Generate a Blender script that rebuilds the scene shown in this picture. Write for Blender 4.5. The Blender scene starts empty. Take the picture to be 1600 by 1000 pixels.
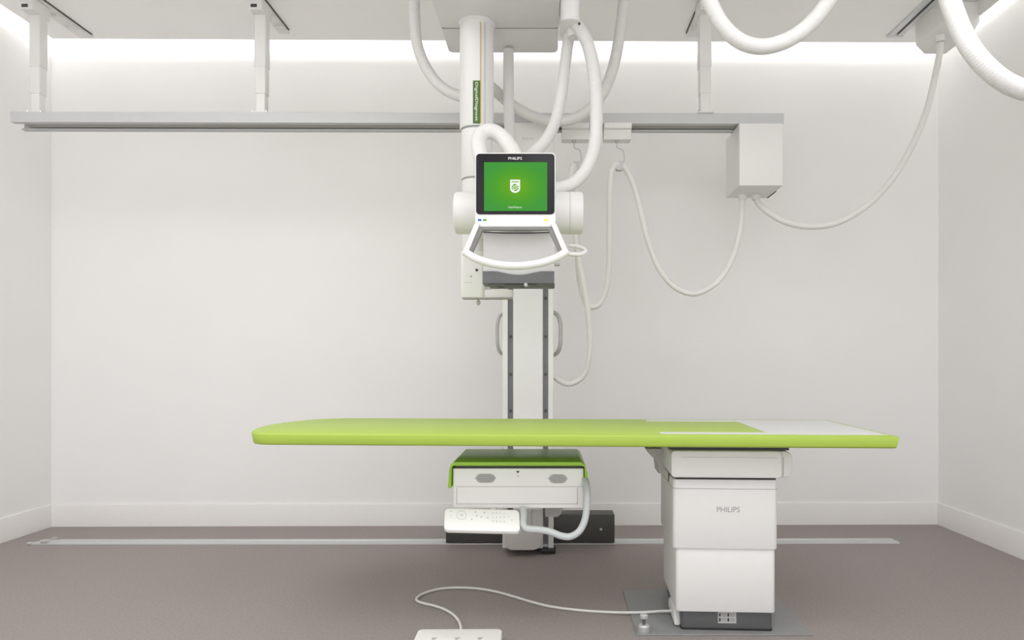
import bpy, bmesh, math, random
from mathutils import Vector, Matrix

random.seed(4)
F = 1140.0            # focal length in pixels of the 1600 px wide frame
CX, CY = 857.0, 570.0 # vanishing point of the room's depth direction
H = 1.035             # camera height
sc = bpy.context.scene
COL = sc.collection


def P(x, y, d):
    """photograph pixel at depth d -> point in the room (metres)"""
    return Vector(((x - CX) * d / F, d, H - (y - CY) * d / F))


def PX(x, d):
    return (x - CX) * d / F


def PZ(y, d):
    return H - (y - CY) * d / F


# ------------------------------------------------------------------ materials
def srgb(r, g, b):
    def c(v):
        v /= 255.0
        return v / 12.92 if v <= 0.04045 else ((v + 0.055) / 1.055) ** 2.4
    return (c(r), c(g), c(b), 1.0)


def material(name, col, rough=0.5, metal=0.0, spec=0.5, vary=0.03, scale=30.0, bump=0.0, bscale=200.0):
    m = bpy.data.materials.new(name)
    m.use_nodes = True
    nt = m.node_tree
    bs = nt.nodes['Principled BSDF']
    bs.inputs['Roughness'].default_value = rough
    bs.inputs['Metallic'].default_value = metal
    bs.inputs['Specular IOR Level'].default_value = spec
    tc = nt.nodes.new('ShaderNodeTexCoord')
    nz = nt.nodes.new('ShaderNodeTexNoise')
    nz.inputs['Scale'].default_value = scale
    nz.inputs['Detail'].default_value = 4
    nt.links.new(tc.outputs['Object'], nz.inputs['Vector'])
    rp = nt.nodes.new('ShaderNodeValToRGB')
    rp.color_ramp.elements[0].position = 0.3
    rp.color_ramp.elements[1].position = 0.7
    rp.color_ramp.elements[0].color = tuple(v * (1 - vary) for v in col[:3]) + (1,)
    rp.color_ramp.elements[1].color = tuple(min(1, v * (1 + vary)) for v in col[:3]) + (1,)
    nt.links.new(nz.outputs['Fac'], rp.inputs['Fac'])
    nt.links.new(rp.outputs['Color'], bs.inputs['Base Color'])
    if bump:
        n2 = nt.nodes.new('ShaderNodeTexNoise')
        n2.inputs['Scale'].default_value = bscale
        n2.inputs['Detail'].default_value = 3
        nt.links.new(tc.outputs['Object'], n2.inputs['Vector'])
        b = nt.nodes.new('ShaderNodeBump')
        b.inputs['Strength'].default_value = bump
        b.inputs['Distance'].default_value = 0.002
        nt.links.new(n2.outputs['Fac'], b.inputs['Height'])
        nt.links.new(b.outputs['Normal'], bs.inputs['Normal'])
    return m


M = {}
M['wall'] = material('wall_paint', (0.845, 0.838, 0.832, 1), 0.75, spec=0.2, vary=0.006, scale=3, bump=0.02, bscale=400)
M['ceiling'] = material('ceiling_paint', (0.95, 0.94, 0.93, 1), 0.85, spec=0.1, vary=0.004, scale=3)
M['floor'] = material('vinyl_floor', (0.30, 0.264, 0.255, 1), 0.55, spec=0.25, vary=0.10, scale=90, bump=0.03, bscale=500)
M['skirting'] = material('skirting', (0.80, 0.785, 0.77, 1), 0.5, spec=0.3, vary=0.006)
M['white'] = material('white_enamel', (0.75, 0.742, 0.732, 1), 0.42, spec=0.4, vary=0.006)
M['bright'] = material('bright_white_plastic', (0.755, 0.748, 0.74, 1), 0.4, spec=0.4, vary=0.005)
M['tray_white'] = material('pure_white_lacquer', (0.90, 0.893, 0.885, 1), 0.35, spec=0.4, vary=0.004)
M['hose'] = material('hose_plastic', (0.69, 0.684, 0.672, 1), 0.5, spec=0.35, vary=0.01)
M['cable'] = material('cable_sheath', (0.74, 0.732, 0.712, 1), 0.5, spec=0.3, vary=0.01)
M['alu'] = material('painted_aluminium', (0.53, 0.535, 0.54, 1), 0.45, spec=0.5, vary=0.01)
M['alu_raw'] = material('brushed_aluminium', (0.60, 0.61, 0.62, 1), 0.42, metal=0.5, vary=0.02)
M['chrome'] = material('steel', (0.75, 0.75, 0.75, 1), 0.25, metal=0.9, vary=0.02)
M['tube_grey'] = material('grey_tube', (0.56, 0.585, 0.595, 1), 0.35, spec=0.5, vary=0.01)
M['handle_grey'] = material('grey_grip', (0.42, 0.415, 0.40, 1), 0.4, vary=0.01)
M['liner'] = material('liner_grey', (0.20, 0.20, 0.195, 1), 0.5, vary=0.01)
M['body_grey'] = material('warm_grey_cover', (0.55, 0.525, 0.51, 1), 0.5, vary=0.01)
M['dark_grey'] = material('dark_grey_plastic', (0.105, 0.108, 0.11, 1), 0.5, vary=0.03)
M['coll_grey'] = material('collimator_grey', (0.135, 0.139, 0.143, 1), 0.5, vary=0.03)
M['box_dark'] = material('charcoal_cover', (0.055, 0.052, 0.046, 1), 0.5, vary=0.03)
M['black'] = material('black_plastic', (0.012, 0.012, 0.013, 1), 0.4, vary=0.02)
M['bezel'] = material('black_bezel', (0.014, 0.014, 0.016, 1), 0.35, spec=0.2, vary=0.02)
M['track'] = material('dark_track', (0.16, 0.158, 0.165, 1), 0.45, vary=0.03)
M['seam'] = material('seam_grey', (0.36, 0.35, 0.34, 1), 0.6, vary=0.01)
M['print'] = material('grey_print', (0.30, 0.295, 0.285, 1), 0.6, vary=0.01)
M['light_print'] = material('pale_grey_print', (0.52, 0.51, 0.50, 1), 0.6, vary=0.01)
M['pale_print'] = material('faint_grey_print', (0.68, 0.67, 0.66, 1), 0.6, vary=0.01)
M['white_print'] = material('white_print', (0.85, 0.85, 0.85, 1), 0.6, vary=0.005)
M["green"] = material("lime_green_top", (0.385, 0.53, 0.078, 1), 0.45, spec=0.4, vary=0.01, scale=6)
M['green2'] = material('lime_green_shell', (0.34, 0.60, 0.04, 1), 0.35, spec=0.5, vary=0.01, scale=6)
M['green_dark'] = material('green_label', (0.05, 0.13, 0.012, 1), 0.5, vary=0.03)
M['inlay'] = material('white_inlay', (0.66, 0.67, 0.67, 1), 0.45, spec=0.4, vary=0.004)
M['gold'] = material('gold_line', (0.52, 0.38, 0.10, 1), 0.5, vary=0.02)
M['plate'] = material('grey_steel_plate', (0.255, 0.258, 0.262, 1), 0.5, spec=0.4, vary=0.03)
M['blue'] = material('blue_button', srgb(40, 95, 170), 0.4)
M['green_btn'] = material('green_button', srgb(70, 150, 45), 0.4)
M['yellow'] = material('yellow_button', srgb(232, 205, 50), 0.4)
M['label'] = material('label_sticker', (0.50, 0.50, 0.49, 1), 0.5, vary=0.01)


def screen_material(x0, x1, z0, z1):
    """what the lit display shows: a green picture, yellower at its centre"""
    m = bpy.data.materials.new('lit_screen')
    m.use_nodes = True
    nt = m.node_tree
    nt.nodes.clear()
    out = nt.nodes.new('ShaderNodeOutputMaterial')
    em = nt.nodes.new('ShaderNodeEmission')
    tc = nt.nodes.new('ShaderNodeTexCoord')
    mp = nt.nodes.new('ShaderNodeMapping')
    mp.inputs['Location'].default_value = (-0.95, 0.0, -1.0)
    mp.inputs['Scale'].default_value = (1.9, 0.0, 2.0)
    gr = nt.nodes.new('ShaderNodeTexGradient')
    gr.gradient_type = 'SPHERICAL'
    rp = nt.nodes.new('ShaderNodeValToRGB')
    e = rp.color_ramp.elements
    e[0].position = 0.0
    e[0].color = srgb(74, 158, 66)
    e[1].position = 1.0
    e[1].color = srgb(118, 178, 36)
    k = e.new(0.45)
    k.color = srgb(86, 166, 52)
    nt.links.new(tc.outputs['Generated'], mp.inputs['Vector'])
    nt.links.new(mp.outputs['Vector'], gr.inputs['Vector'])
    nt.links.new(gr.outputs['Fac'], rp.inputs['Fac'])
    nt.links.new(rp.outputs['Color'], em.inputs['Color'])
    em.inputs['Strength'].default_value = 1.0
    nt.links.new(em.outputs['Emission'], out.inputs['Surface'])
    return m


def emit(name, col, s):
    m = bpy.data.materials.new(name)
    m.use_nodes = True
    nt = m.node_tree
    nt.nodes.clear()
    out = nt.nodes.new('ShaderNodeOutputMaterial')
    em = nt.nodes.new('ShaderNodeEmission')
    em.inputs['Color'].default_value = col
    em.inputs['Strength'].default_value = s
    nt.links.new(em.outputs['Emission'], out.inputs['Surface'])
    return m


M['screen_white'] = emit('screen_white', (0.95, 0.97, 0.93, 1), 1.0)
M['screen_green'] = emit('screen_green', srgb(110, 175, 40), 1.0)


# ------------------------------------------------------------------ mesh building
class B:
    """collects shapes (given in room coordinates) into one mesh"""

    def __init__(self):
        self.bm = bmesh.new()

    def _merge(self, t, mat=None):
        if mat is not None:
            bmesh.ops.transform(t, matrix=mat, verts=t.verts)
        me = bpy.data.meshes.new('tmp')
        t.to_mesh(me)
        t.free()
        self.bm.from_mesh(me)
        bpy.data.meshes.remove(me)
        return self

    def box(self, lo, hi, bev=0.0, seg=3, mat=None):
        t = bmesh.new()
        bmesh.ops.create_cube(t, size=1.0)
        lo, hi = Vector(lo), Vector(hi)
        for v in t.verts:
            v.co = Vector(((v.co.x + .5) * (hi.x - lo.x) + lo.x, (v.co.y + .5) * (hi.y - lo.y) + lo.y, (v.co.z + .5) * (hi.z - lo.z) + lo.z))
        if bev > 0:
            bmesh.ops.bevel(t, geom=t.edges[:], offset=bev, segments=seg, affect='EDGES', profile=0.5)
        return self._merge(t, mat)

    def vbox(self, lo, hi, r, bev=0.004, mat=None, axis='Z', n=6):
        """box with corners of radius r round one axis and a small bevel on the rest"""
        lo, hi = Vector(lo), Vector(hi)
        ax = {'X': (1, 2, 0), 'Y': (0, 2, 1), 'Z': (0, 1, 2)}[axis]
        a0, a1, b0, b1 = lo[ax[0]], hi[ax[0]], lo[ax[1]], hi[ax[1]]
        return self.prism(rrect(a0, a1, b0, b1, r, n), lo[ax[2]], hi[ax[2]], axis, bev, mat)

    def prism(self, pts, a, b, axis='Z', bev=0.0, mat=None, seg=2):
        t = bmesh.new()

        def co(p, h):
            if axis == 'Z':
                return (p[0], p[1], h)
            if axis == 'Y':
                return (p[0], h, p[1])
            return (h, p[0], p[1])
        lo = [t.verts.new(co(p, a)) for p in pts]
        hi = [t.verts.new(co(p, b)) for p in pts]
        f0 = t.faces.new(lo)
        f1 = t.faces.new(hi)
        n = len(pts)
        for i in range(n):
            t.faces.new((lo[i], lo[(i + 1) % n], hi[(i + 1) % n], hi[i]))
        bmesh.ops.recalc_face_normals(t, faces=t.faces[:])
        if bev > 0:
            ed = list(set(list(f0.edges) + list(f1.edges)))
            bmesh.ops.bevel(t, geom=ed, offset=bev, segments=seg, affect='EDGES', profile=0.5)
        return self._merge(t, mat)

    def extrude_between(self, prof, A, Bp, cap=True):
        """profile of (inward offset, z) swept straight from A to Bp"""
        t = bmesh.new()
        A, Bp = Vector(A), Vector(Bp)
        d = (Bp - A).normalized()
        nrm = Vector((-d.y, d.x, 0))
        r0 = [t.verts.new(A + nrm * q + Vector((0, 0, z))) for q, z in prof]
        r1 = [t.verts.new(Bp + nrm * q + Vector((0, 0, z))) for q, z in prof]
        n = len(prof)
        for i in range(n):
            t.faces.new((r0[i], r0[(i + 1) % n], r1[(i + 1) % n], r1[i]))
        if cap:
            t.faces.new(r0)
            t.faces.new(r1)
        bmesh.ops.recalc_face_normals(t, faces=t.faces[:])
        return self._merge(t)

    def sweep(self, pts, rad, n=20, cap=True):
        """ring sweep; rad is a number or a function of arc length"""
        t = bmesh.new()
        pts = [Vector(p) for p in pts]
        s = 0.0
        prev = None
        up = None
        rings = []
        for i, p in enumerate(pts):
            a = pts[max(0, i - 1)]
            b = pts[min(len(pts) - 1, i + 1)]
            tan = (b - a).normalized()
            if up is None:
                ref = Vector((0, 1, 0)) if abs(tan.y) < 0.9 else Vector((0, 0, 1))
                up = (ref - tan * ref.dot(tan)).normalized()
            else:
                up = (up - tan * up.dot(tan)).normalized()
            side = tan.cross(up)
            if prev is not None:
                s += (p - prev).length
            prev = p
            r = rad(s) if callable(rad) else rad
            rings.append([t.verts.new(p + (up * math.cos(2 * math.pi * k / n) + side * math.sin(2 * math.pi * k / n)) * r) for k in range(n)])
        for i in range(len(rings) - 1):
            for k in range(n):
                t.faces.new((rings[i][k], rings[i][(k + 1) % n], rings[i + 1][(k + 1) % n], rings[i + 1][k]))
        if cap:
            t.faces.new(rings[0])
            t.faces.new(rings[-1])
        bmesh.ops.recalc_face_normals(t, faces=t.faces[:])
        return self._merge(t)

    def tube(self, pts, r, n=20, step=0.012, sub=None):
        return self.sweep(resample(spline(pts), step), r, n)

    def lathe(self, prof, origin, axis='Z', n=40):
        """profile of (radius, height) turned round an axis through origin"""
        t = bmesh.new()
        rings = []
        for r, h in prof:
            ring = []
            for k in range(n):
                a = 2 * math.pi * k / n
                c, s_ = r * math.cos(a), r * math.sin(a)
                v = {'Z': (c, s_, h), 'X': (h, c, s_), 'Y': (c, h, s_)}[axis]
                ring.append(t.verts.new(Vector(origin) + Vector(v)))
            rings.append(ring)
        for i in range(len(rings) - 1):
            for k in range(n):
                t.faces.new((rings[i][k], rings[i][(k + 1) % n], rings[i + 1][(k + 1) % n], rings[i + 1][k]))
        t.faces.new(rings[0])
        t.faces.new(rings[-1])
        bmesh.ops.recalc_face_normals(t, faces=t.faces[:])
        return self._merge(t)

    def text(self, s, width, height, mat, thick=0.0006):
        """lettering, centred on the origin of mat, in its XY plane, facing its +Z"""
        cu = bpy.data.curves.new('letters', 'FONT')
        cu.body = s
        cu.extrude = 0.01
        cu.resolution_u = 3
        o = bpy.data.objects.new('letters', cu)
        COL.objects.link(o)
        dg = bpy.context.evaluated_depsgraph_get()
        me = bpy.data.meshes.new_from_object(o.evaluated_get(dg))
        bpy.data.objects.remove(o)
        bpy.data.curves.remove(cu)
        xs = [v.co.x for v in me.vertices]
        ys = [v.co.y for v in me.vertices]
        cx, cy = (min(xs) + max(xs)) / 2, (min(ys) + max(ys)) / 2
        sx, sy = width / (max(xs) - min(xs)), height / (max(ys) - min(ys))
        for v in me.vertices:
            v.co = Vector(((v.co.x - cx) * sx, (v.co.y - cy) * sy, v.co.z / 0.02 * thick))
        t = bmesh.new()
        t.from_mesh(me)
        bpy.data.meshes.remove(me)
        return self._merge(t, mat)


def rrect(a0, a1, b0, b1, r, n=6):
    out = []
    for cx, cy, st in ((a1 - r, b1 - r, 0), (a0 + r, b1 - r, 90), (a0 + r, b0 + r, 180), (a1 - r, b0 + r, 270)):
        for k in range(n + 1):
            a = math.radians(st + 90 * k / n)
            out.append((cx + r * math.cos(a), cy + r * math.sin(a)))
    return out


def spline(pts, n=16):
    pts = [Vector(p) for p in pts]
    ext = [pts[0] * 2 - pts[1]] + pts + [pts[-1] * 2 - pts[-2]]
    out = []
    for i in range(1, len(ext) - 2):
        p0, p1, p2, p3 = ext[i - 1], ext[i], ext[i + 1], ext[i + 2]
        # centripetal Catmull-Rom
        def tj(ti, a, b):
            return ti + max(1e-6, (b - a).length) ** 0.5
        t0 = 0.0
        t1 = tj(t0, p0, p1)
        t2 = tj(t1, p1, p2)
        t3 = tj(t2, p2, p3)
        for k in range(n):
            t = t1 + (t2 - t1) * k / n
            A1 = p0 * ((t1 - t) / (t1 - t0)) + p1 * ((t - t0) / (t1 - t0))
            A2 = p1 * ((t2 - t) / (t2 - t1)) + p2 * ((t - t1) / (t2 - t1))
            A3 = p2 * ((t3 - t) / (t3 - t2)) + p3 * ((t - t2) / (t3 - t2))
            B1 = A1 * ((t2 - t) / (t2 - t0)) + A2 * ((t - t0) / (t2 - t0))
            B2 = A2 * ((t3 - t) / (t3 - t1)) + A3 * ((t - t1) / (t3 - t1))
            out.append(B1 * ((t2 - t) / (t2 - t1)) + B2 * ((t - t1) / (t2 - t1)))
    out.append(pts[-1].copy())
    return out


def resample(pts, step):
    L = [0.0]
    for i in range(1, len(pts)):
        L.append(L[-1] + (pts[i] - pts[i - 1]).length)
    n = max(2, int(round(L[-1] / step)))
    out = []
    j = 0
    for k in range(n + 1):
        s = L[-1] * k / n
        while j < len(L) - 2 and L[j + 1] < s:
            j += 1
        u = (s - L[j]) / max(1e-9, L[j + 1] - L[j])
        out.append(pts[j].lerp(pts[j + 1], min(1, u)))
    return out


W = {}   # world matrix of every object made here


def thing(name, label, cat, loc=(0, 0, 0), rotz=0.0, group=None):
    o = bpy.data.objects.new(name, None)
    o.empty_display_size = 0.1
    COL.objects.link(o)
    o.location = loc
    o.rotation_euler = (0, 0, rotz)
    W[o.name] = Matrix.Translation(Vector(loc)) @ Matrix.Rotation(rotz, 4, 'Z')
    o['label'] = label
    o['category'] = cat
    o['kind'] = 'thing'
    if group:
        o['group'] = group
    return o


def obj(name, b, m, parent=None, label=None, sharp=35, origin=None):
    me = bpy.data.meshes.new(name)
    if parent is not None:
        mw = W[parent.name]
    else:
        if origin is None:
            vs = [v.co for v in b.bm.verts]
            origin = Vector(((min(v.x for v in vs) + max(v.x for v in vs)) / 2, (min(v.y for v in vs) + max(v.y for v in vs)) / 2, min(v.z for v in vs)))
        mw = Matrix.Translation(origin)
    bmesh.ops.transform(b.bm, matrix=mw.inverted(), verts=b.bm.verts)
    b.bm.to_mesh(me)
    b.bm.free()
    me.materials.append(M[m] if isinstance(m, str) else m)
    for p in me.polygons:
        p.use_smooth = True
    me.set_sharp_from_angle(angle=math.radians(sharp))
    o = bpy.data.objects.new(name, me)
    COL.objects.link(o)
    if parent is not None:
        o.parent = parent
        W[o.name] = mw
    else:
        o.location = mw.to_translation()
        W[o.name] = mw
    if label:
        o['label'] = label
    return o


def tag(o, label, cat, group=None):
    o['label'] = label
    o['category'] = cat
    o['kind'] = 'thing'
    if group:
        o['group'] = group
    return o


def struct(name, b, m):
    o = obj(name, b, m)
    o['kind'] = 'structure'
    return o


FACE = Matrix.Rotation(math.radians(90), 4, 'X')   # lettering that faces the camera side (-Y)


def facing(p, extra=None):
    mt = Matrix.Translation(Vector(p)) @ FACE
    return mt if extra is None else mt @ extra


# ------------------------------------------------------------------ the room
XL, XR = -3.186, 2.532
YL, YR = 4.673, 4.739       # back wall depth at its left and right end
ZC = 3.035                  # ceiling
ZT = 3.36                   # top of the light cove
Y0 = -1.0                   # where the room is cut off behind the camera

b = B(); b.box((XL - .15, Y0, -.1), (XR + .15, 5.0, 0)); struct('floor', b, 'floor')
b = B(); b.prism([(XL - .15, YL), (XR + .15, YR), (XR + .15, YR + .15), (XL - .15, YL + .15)], 0, ZT, 'Z'); struct('wall_back', b, 'wall')
b = B(); b.box((XL - .15, Y0, 0), (XL, YL, ZT)); struct('wall_left', b, 'wall')
b = B(); b.box((XR, Y0, 0), (XR + .15, YR, ZT)); struct('wall_right', b, 'wall')
CXL, CXR, CYL, CYR = -3.04, 2.38, 4.475, 4.53
b = B(); b.prism([(CXL, Y0), (CXR, Y0), (CXR, CYR), (CXL, CYL)], ZC, ZC + .03, 'Z'); struct('ceiling', b, 'ceiling')
b = B(); b.box((XL - .15, Y0, ZT), (XR + .15, 5.0, ZT + .08)); struct('trim_1', b, 'ceiling')     # top of the cove

# skirting boards with a rounded upper lip
SK = [(0, 0), (-.012, 0), (-.012, .134), (-.009, .142), (0, .142)]
b = B(); b.extrude_between(SK, (XL, YL, 0), (XR, YR, 0)); struct('baseboard_back', b, 'skirting')
b = B(); b.extrude_between(SK, (XL, Y0, 0), (XL, YL - .012, 0)); struct('baseboard_left', b, 'skirting')
b = B(); b.extrude_between(SK, (XR, YR - .012, 0), (XR, Y0, 0)); struct('baseboard_right', b, 'skirting')


def area(name, loc, rot, sx, sy, power, col=(1, 1, 1)):
    l = bpy.data.lights.new(name, 'AREA')
    l.shape = 'RECTANGLE'
    l.size, l.size_y = sx, sy
    l.energy = power
    l.color = col
    o = bpy.data.objects.new(name, l)
    COL.objects.link(o)
    o.location = loc
    o.rotation_euler = rot
    return o


R90 = math.radians(90)
COVE = 12.0
# strip lights lying on the ceiling slab, shining at the walls
CZ = ZC + .068
area('cove_light_back', ((CXL + CXR) / 2, 4.345, CZ), (math.radians(91), 0, math.radians(.6)), CXR - CXL, .07, COVE)
area('cove_light_left', (CXL + .15, 1.8, CZ), (0, math.radians(92), 0), .07, 5.2, COVE)
area('cove_light_right', (CXR - .15, 1.8, CZ), (0, math.radians(-92), 0), .07, 5.2, COVE)
# the room's ceiling lamps, over and behind the camera
for x, y, sx, sy, p in ((-1.75, 1.7, 1.2, 2.6, 40), (1.0, 1.05, 1.6, 1.7, 38), (-.3, -.3, 3.0, .6, 5)):
    area('ceiling_lamp', (x, y, ZC - .012), (0, 0, 0), sx, sy, p)

# ------------------------------------------------------------------ floor rail
A, E = Vector((PX(56, 4.23), 4.19, 0)), Vector((PX(1400, 4.26), 4.215, 0))
t = thing('floor_rail', 'long flat aluminium guide rail running along the floor before the back wall', 'rail', ((A.x + E.x) / 2, 4.24, 0))
b = B(); b.extrude_between([(0, 0), (.115, 0), (.115, .006), (.085, .010), (.07, .010), (.068, .006), (.05, .006), (.048, .010), (.012, .010), (0, .005)], A, E)
obj('track', b, 'alu_raw', t)
for y_ in (.004, .088):
    b = B(); b.box((A.x + .05, A.y + y_, .008), (A.x + .085, A.y + y_ + .025, .020), .003); obj('end_stop', b, 'handle_grey', t)
b = B(); b.box((A.x - .03, A.y, 0), (A.x - .002, A.y + .03, .012), .003)
obj('end_cap', b, 'alu_raw', t)

# ------------------------------------------------------------------ overhead rail
RD = 3.95
RA, RE = Vector((PX(16, RD), RD, 0)), Vector((PX(1224, RD + .03), RD + .03, 0))
t = thing('overhead_rail', 'long grey aluminium rail hung across the room below the ceiling', 'rail', ((RA.x + RE.x) / 2, RD + .06, 2.34))
prof = [(0, 2.350), (0, 2.404), (.004, 2.407), (.116, 2.407), (.12, 2.404), (.12, 2.335), (.085, 2.335), (.085, 2.343), (.108, 2.343), (.108, 2.392),
        (.012, 2.392), (.012, 2.362), (.034, 2.362), (.034, 2.350)]
b = B(); b.extrude_between(prof, RA, RE); obj('channel', b, 'alu', t)
b = B(); b.extrude_between([(.034, 2.352), (.034, 2.356), (.084, 2.352), (.084, 2.347)], RA + Vector((.05, 0, 0)), RE - Vector((.003, 0, 0))); obj('slot_liner', b, 'seam', t)
b = B(); b.extrude_between([(.002, 2.352), (.002, 2.405), (.118, 2.405), (.118, 2.337), (.086, 2.337), (.084, 2.352)], RE, RE + Vector((.004, 0, 0))); obj('end_cap', b, 'alu', t)


def post(xa, xb, label):
    d0, d1 = 3.98, 4.046
    X0, X1 = PX(xa, d0), PX(xb, d0)
    t = thing('ceiling_post', label, 'post', ((X0 + X1) / 2, (d0 + d1) / 2, 2.407), 0, 'telescopic posts holding the overhead rail')
    b = B(); b.vbox((X0, d0, PZ(103, d0)), (X1, d1, 3.0), .006, .001); obj('upper_sleeve', b, 'white', t)
    k = .003
    b = B(); b.vbox((X0 + k, d0 + k, PZ(145, d0)), (X1 - k, d1 - k, PZ(102, d0)), .006, .001); obj('middle_sleeve', b, 'white', t)
    k = .0065
    b = B(); b.vbox((X0 + k, d0 + k, 2.412), (X1 - k, d1 - k, PZ(144, d0)), .006, .001); obj('lower_sleeve', b, 'white', t)
    b = B(); b.box((X0 - .012, d0 - .012, 2.407), (X1 + .012, d1 + .012, 2.413), .002)
    f = obj('foot_plate', b, 'white', t)
    for sx in (X0 - .006, X1 + .006):
        b = B(); b.lathe([(.005, 0), (.005, .007), (.003, .009)], (sx, d0 - .004, 2.413), 'Z', 10); obj('bolt', b, 'chrome', f)
    b = B(); b.box((X0 - .008, d0 - .06, 2.945), (X1 + .004, d1 + .02, 3.014), .006)
    h = obj('clamp', b, 'white', t)
    b = B(); b.box(((X0 + X1) / 2 - .026, d0 - .063, 2.957), ((X0 + X1) / 2 + .008, d0 - .057, 2.974), .002)
    obj('clamp_slot', b, 'box_dark', h)
    return X0, X1


px1 = post(45, 62, 'white telescopic post at the left end of the overhead rail')
px2 = post(397, 415, 'white telescopic post holding the middle of the overhead rail')
px3 = post(1093, 1112, 'white telescopic post beside the box end of the overhead rail')


def ceiling_rail(x0, x1, label, yend, dark):
    t = thing('ceiling_rail', label, 'rail', ((x0 + x1) / 2, 3.0, ZC), 0, 'ceiling rails')
    b = B(); b.box((x0, .4, ZC - .02), (x1, yend, ZC), .002); obj('profile', b, 'white', t)
    b = B()
    if dark < 0:
        b.box((x0 - .006, .4, ZC - .006), (x0, yend - .02, ZC - .0005))
    else:
        b.box((x1, .4, ZC - .006), (x1 + .006, yend - .02, ZC - .0005))
    obj('shadow_gap', b, 'box_dark', t)
    for y in (4.12, 4.26):
        b = B(); b.box(((x0 + x1) / 2 - .018, y, ZC - .034), ((x0 + x1) / 2 + .03, y + .045, ZC - .019), .003); obj('clip', b, 'white', t)
    return t


ceiling_rail(px1[0] - .005, px1[1] + .012, 'white ceiling rail above the leftmost telescopic post', 4.43, 1)
ceiling_rail(px2[0] - .005, px2[1] - .008, 'white ceiling rail above the middle telescopic post', 4.37, 1)
ceiling_rail(px3[0] + .008, px3[1] + .008, 'white ceiling rail above the telescopic post by the grey rail box', 4.41, -1)
t = thing('ceiling_rail', 'aluminium ceiling rail with a black slot beside the ceiling cable housing', 'rail', (2.10, 3, ZC), 0, 'ceiling rails')
b = B(); b.box((2.055, .4, ZC - .010), (2.093, 4.42, ZC), .002); b.box((2.111, .4, ZC - .010), (2.145, 4.42, ZC), .002); obj('profile', b, 'alu_raw', t)
b = B(); b.box((2.093, .4, ZC - .005), (2.111, 4.40, ZC)); obj('slot', b, 'black', t)
b = B(); b.box((2.05, 4.42, ZC - .012), (2.15, 4.44, ZC), .002); obj('end_cap', b, 'white', t)

# ------------------------------------------------------------------ ceiling cable housing, right
t = thing('cable_housing', 'white faceted cable housing on the ceiling near the right back corner', 'housing', (2.26, 4.15, ZC))
b = B()
b.prism([(2.165, ZC), (2.165, 2.925), (2.22, 2.868), (2.34, 2.868), (2.372, 2.92), (2.372, ZC)], 4.0, 4.32, 'Y', .02)
obj('cover', b, 'white', t)
b = B(); b.box((2.355, 3.84, 2.955), (2.379, 4.02, ZC), .006); obj('mounting_bracket', b, 'white', t)
b = B(); b.lathe([(.026, 0), (.026, -.02), (.022, -.035)], (PX(1470, 4.08), 4.08, 2.875), 'Z', 20); obj('cable_gland', b, 'white', t)

# ------------------------------------------------------------------ box at the right end of the rail
d0, d1 = 3.95, 4.25
X0, X1 = PX(1155, d0), PX(1224, d0)
zb, zt = PZ(290, d0), PZ(192.5, d0)
t = thing('junction_box', 'white upright connection box under the right end of the overhead rail', 'box', ((X0 + X1) / 2, 4.1, zb))
b = B(); b.vbox((X0, d0, zb), (X1, d1, zt), .008, .004); obj('cover', b, 'white', t)
b = B(); b.box((X0 + .02, d0 + .03, zt - .005), (X1 - .02, d0 + .11, 2.352)); obj('mounting_bracket', b, 'alu', t)
for x in (1160, 1181):
    b = B(); b.lathe([(.027, 0), (.027, -.012), (.021, -.03)], (PX(x, 4.17), 4.17, zb + .002), 'Z', 20); obj('cable_gland', b, 'white', t)
b = B(); b.box((X1 - .001, d0 + .13, zb - .003), (X1 + .003, d1 - .01, zb + .004)); obj('edge_seal', b, 'box_dark', t)


# ------------------------------------------------------------------ cable trolleys on the rail
def trolley(xa, xb, xh, label):
    d = 3.95
    X0, X1 = PX(xa, d), PX(xb, d)
    t = thing('cable_trolley', label, 'cable trolley', ((X0 + X1) / 2, 4.0, PZ(214, d)), 0, 'cable trolleys on the overhead rail')
    b = B()
    b.prism([(d - .004, PZ(192, d)), (d - .004, PZ(200, d)), (d + .012, PZ(202, d)), (d + .03, PZ(215, d)), (d + .10, PZ(215, d)), (d + .12, PZ(200, d)), (d + .12, 2.334), (d + .06, 2.349), (d + .03, 2.349)], X0, X1, 'X', .002)
    obj('carriage', b, 'white', t)
    hx = PX(xh, d + .05)
    z = PZ(215, d)
    b = B(); b.lathe([(.011, .004), (.011, -.006), (.006, -.016)], (hx, d + .05, z), 'Z', 12); obj('swivel', b, 'handle_grey', t)
    s = 1.0
    b = B(); b.tube([(hx, d + .05, z - .01), (hx + .002, d + .05, z - .04), (hx + .03, d + .05, z - .052), (hx + .038, d + .05, z - .075), (hx + .036, d + .05, z - .12), (hx + .01, d + .05, z - .135)], .0032, 8, .006)
    obj('hook', b, 'alu', t)
    b = B(); b.vbox((hx - .005, d + .035, z - .165), (hx + .03, d + .075, z - .118), .008, .002, axis='Y'); obj('cable_clamp', b, 'alu', t)


trolley(878, 921, 897, 'white cable trolley on the overhead rail beside the stand column')
trolley(944, 987, 964, 'white cable trolley on the overhead rail, nearer the connection box')

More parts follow.
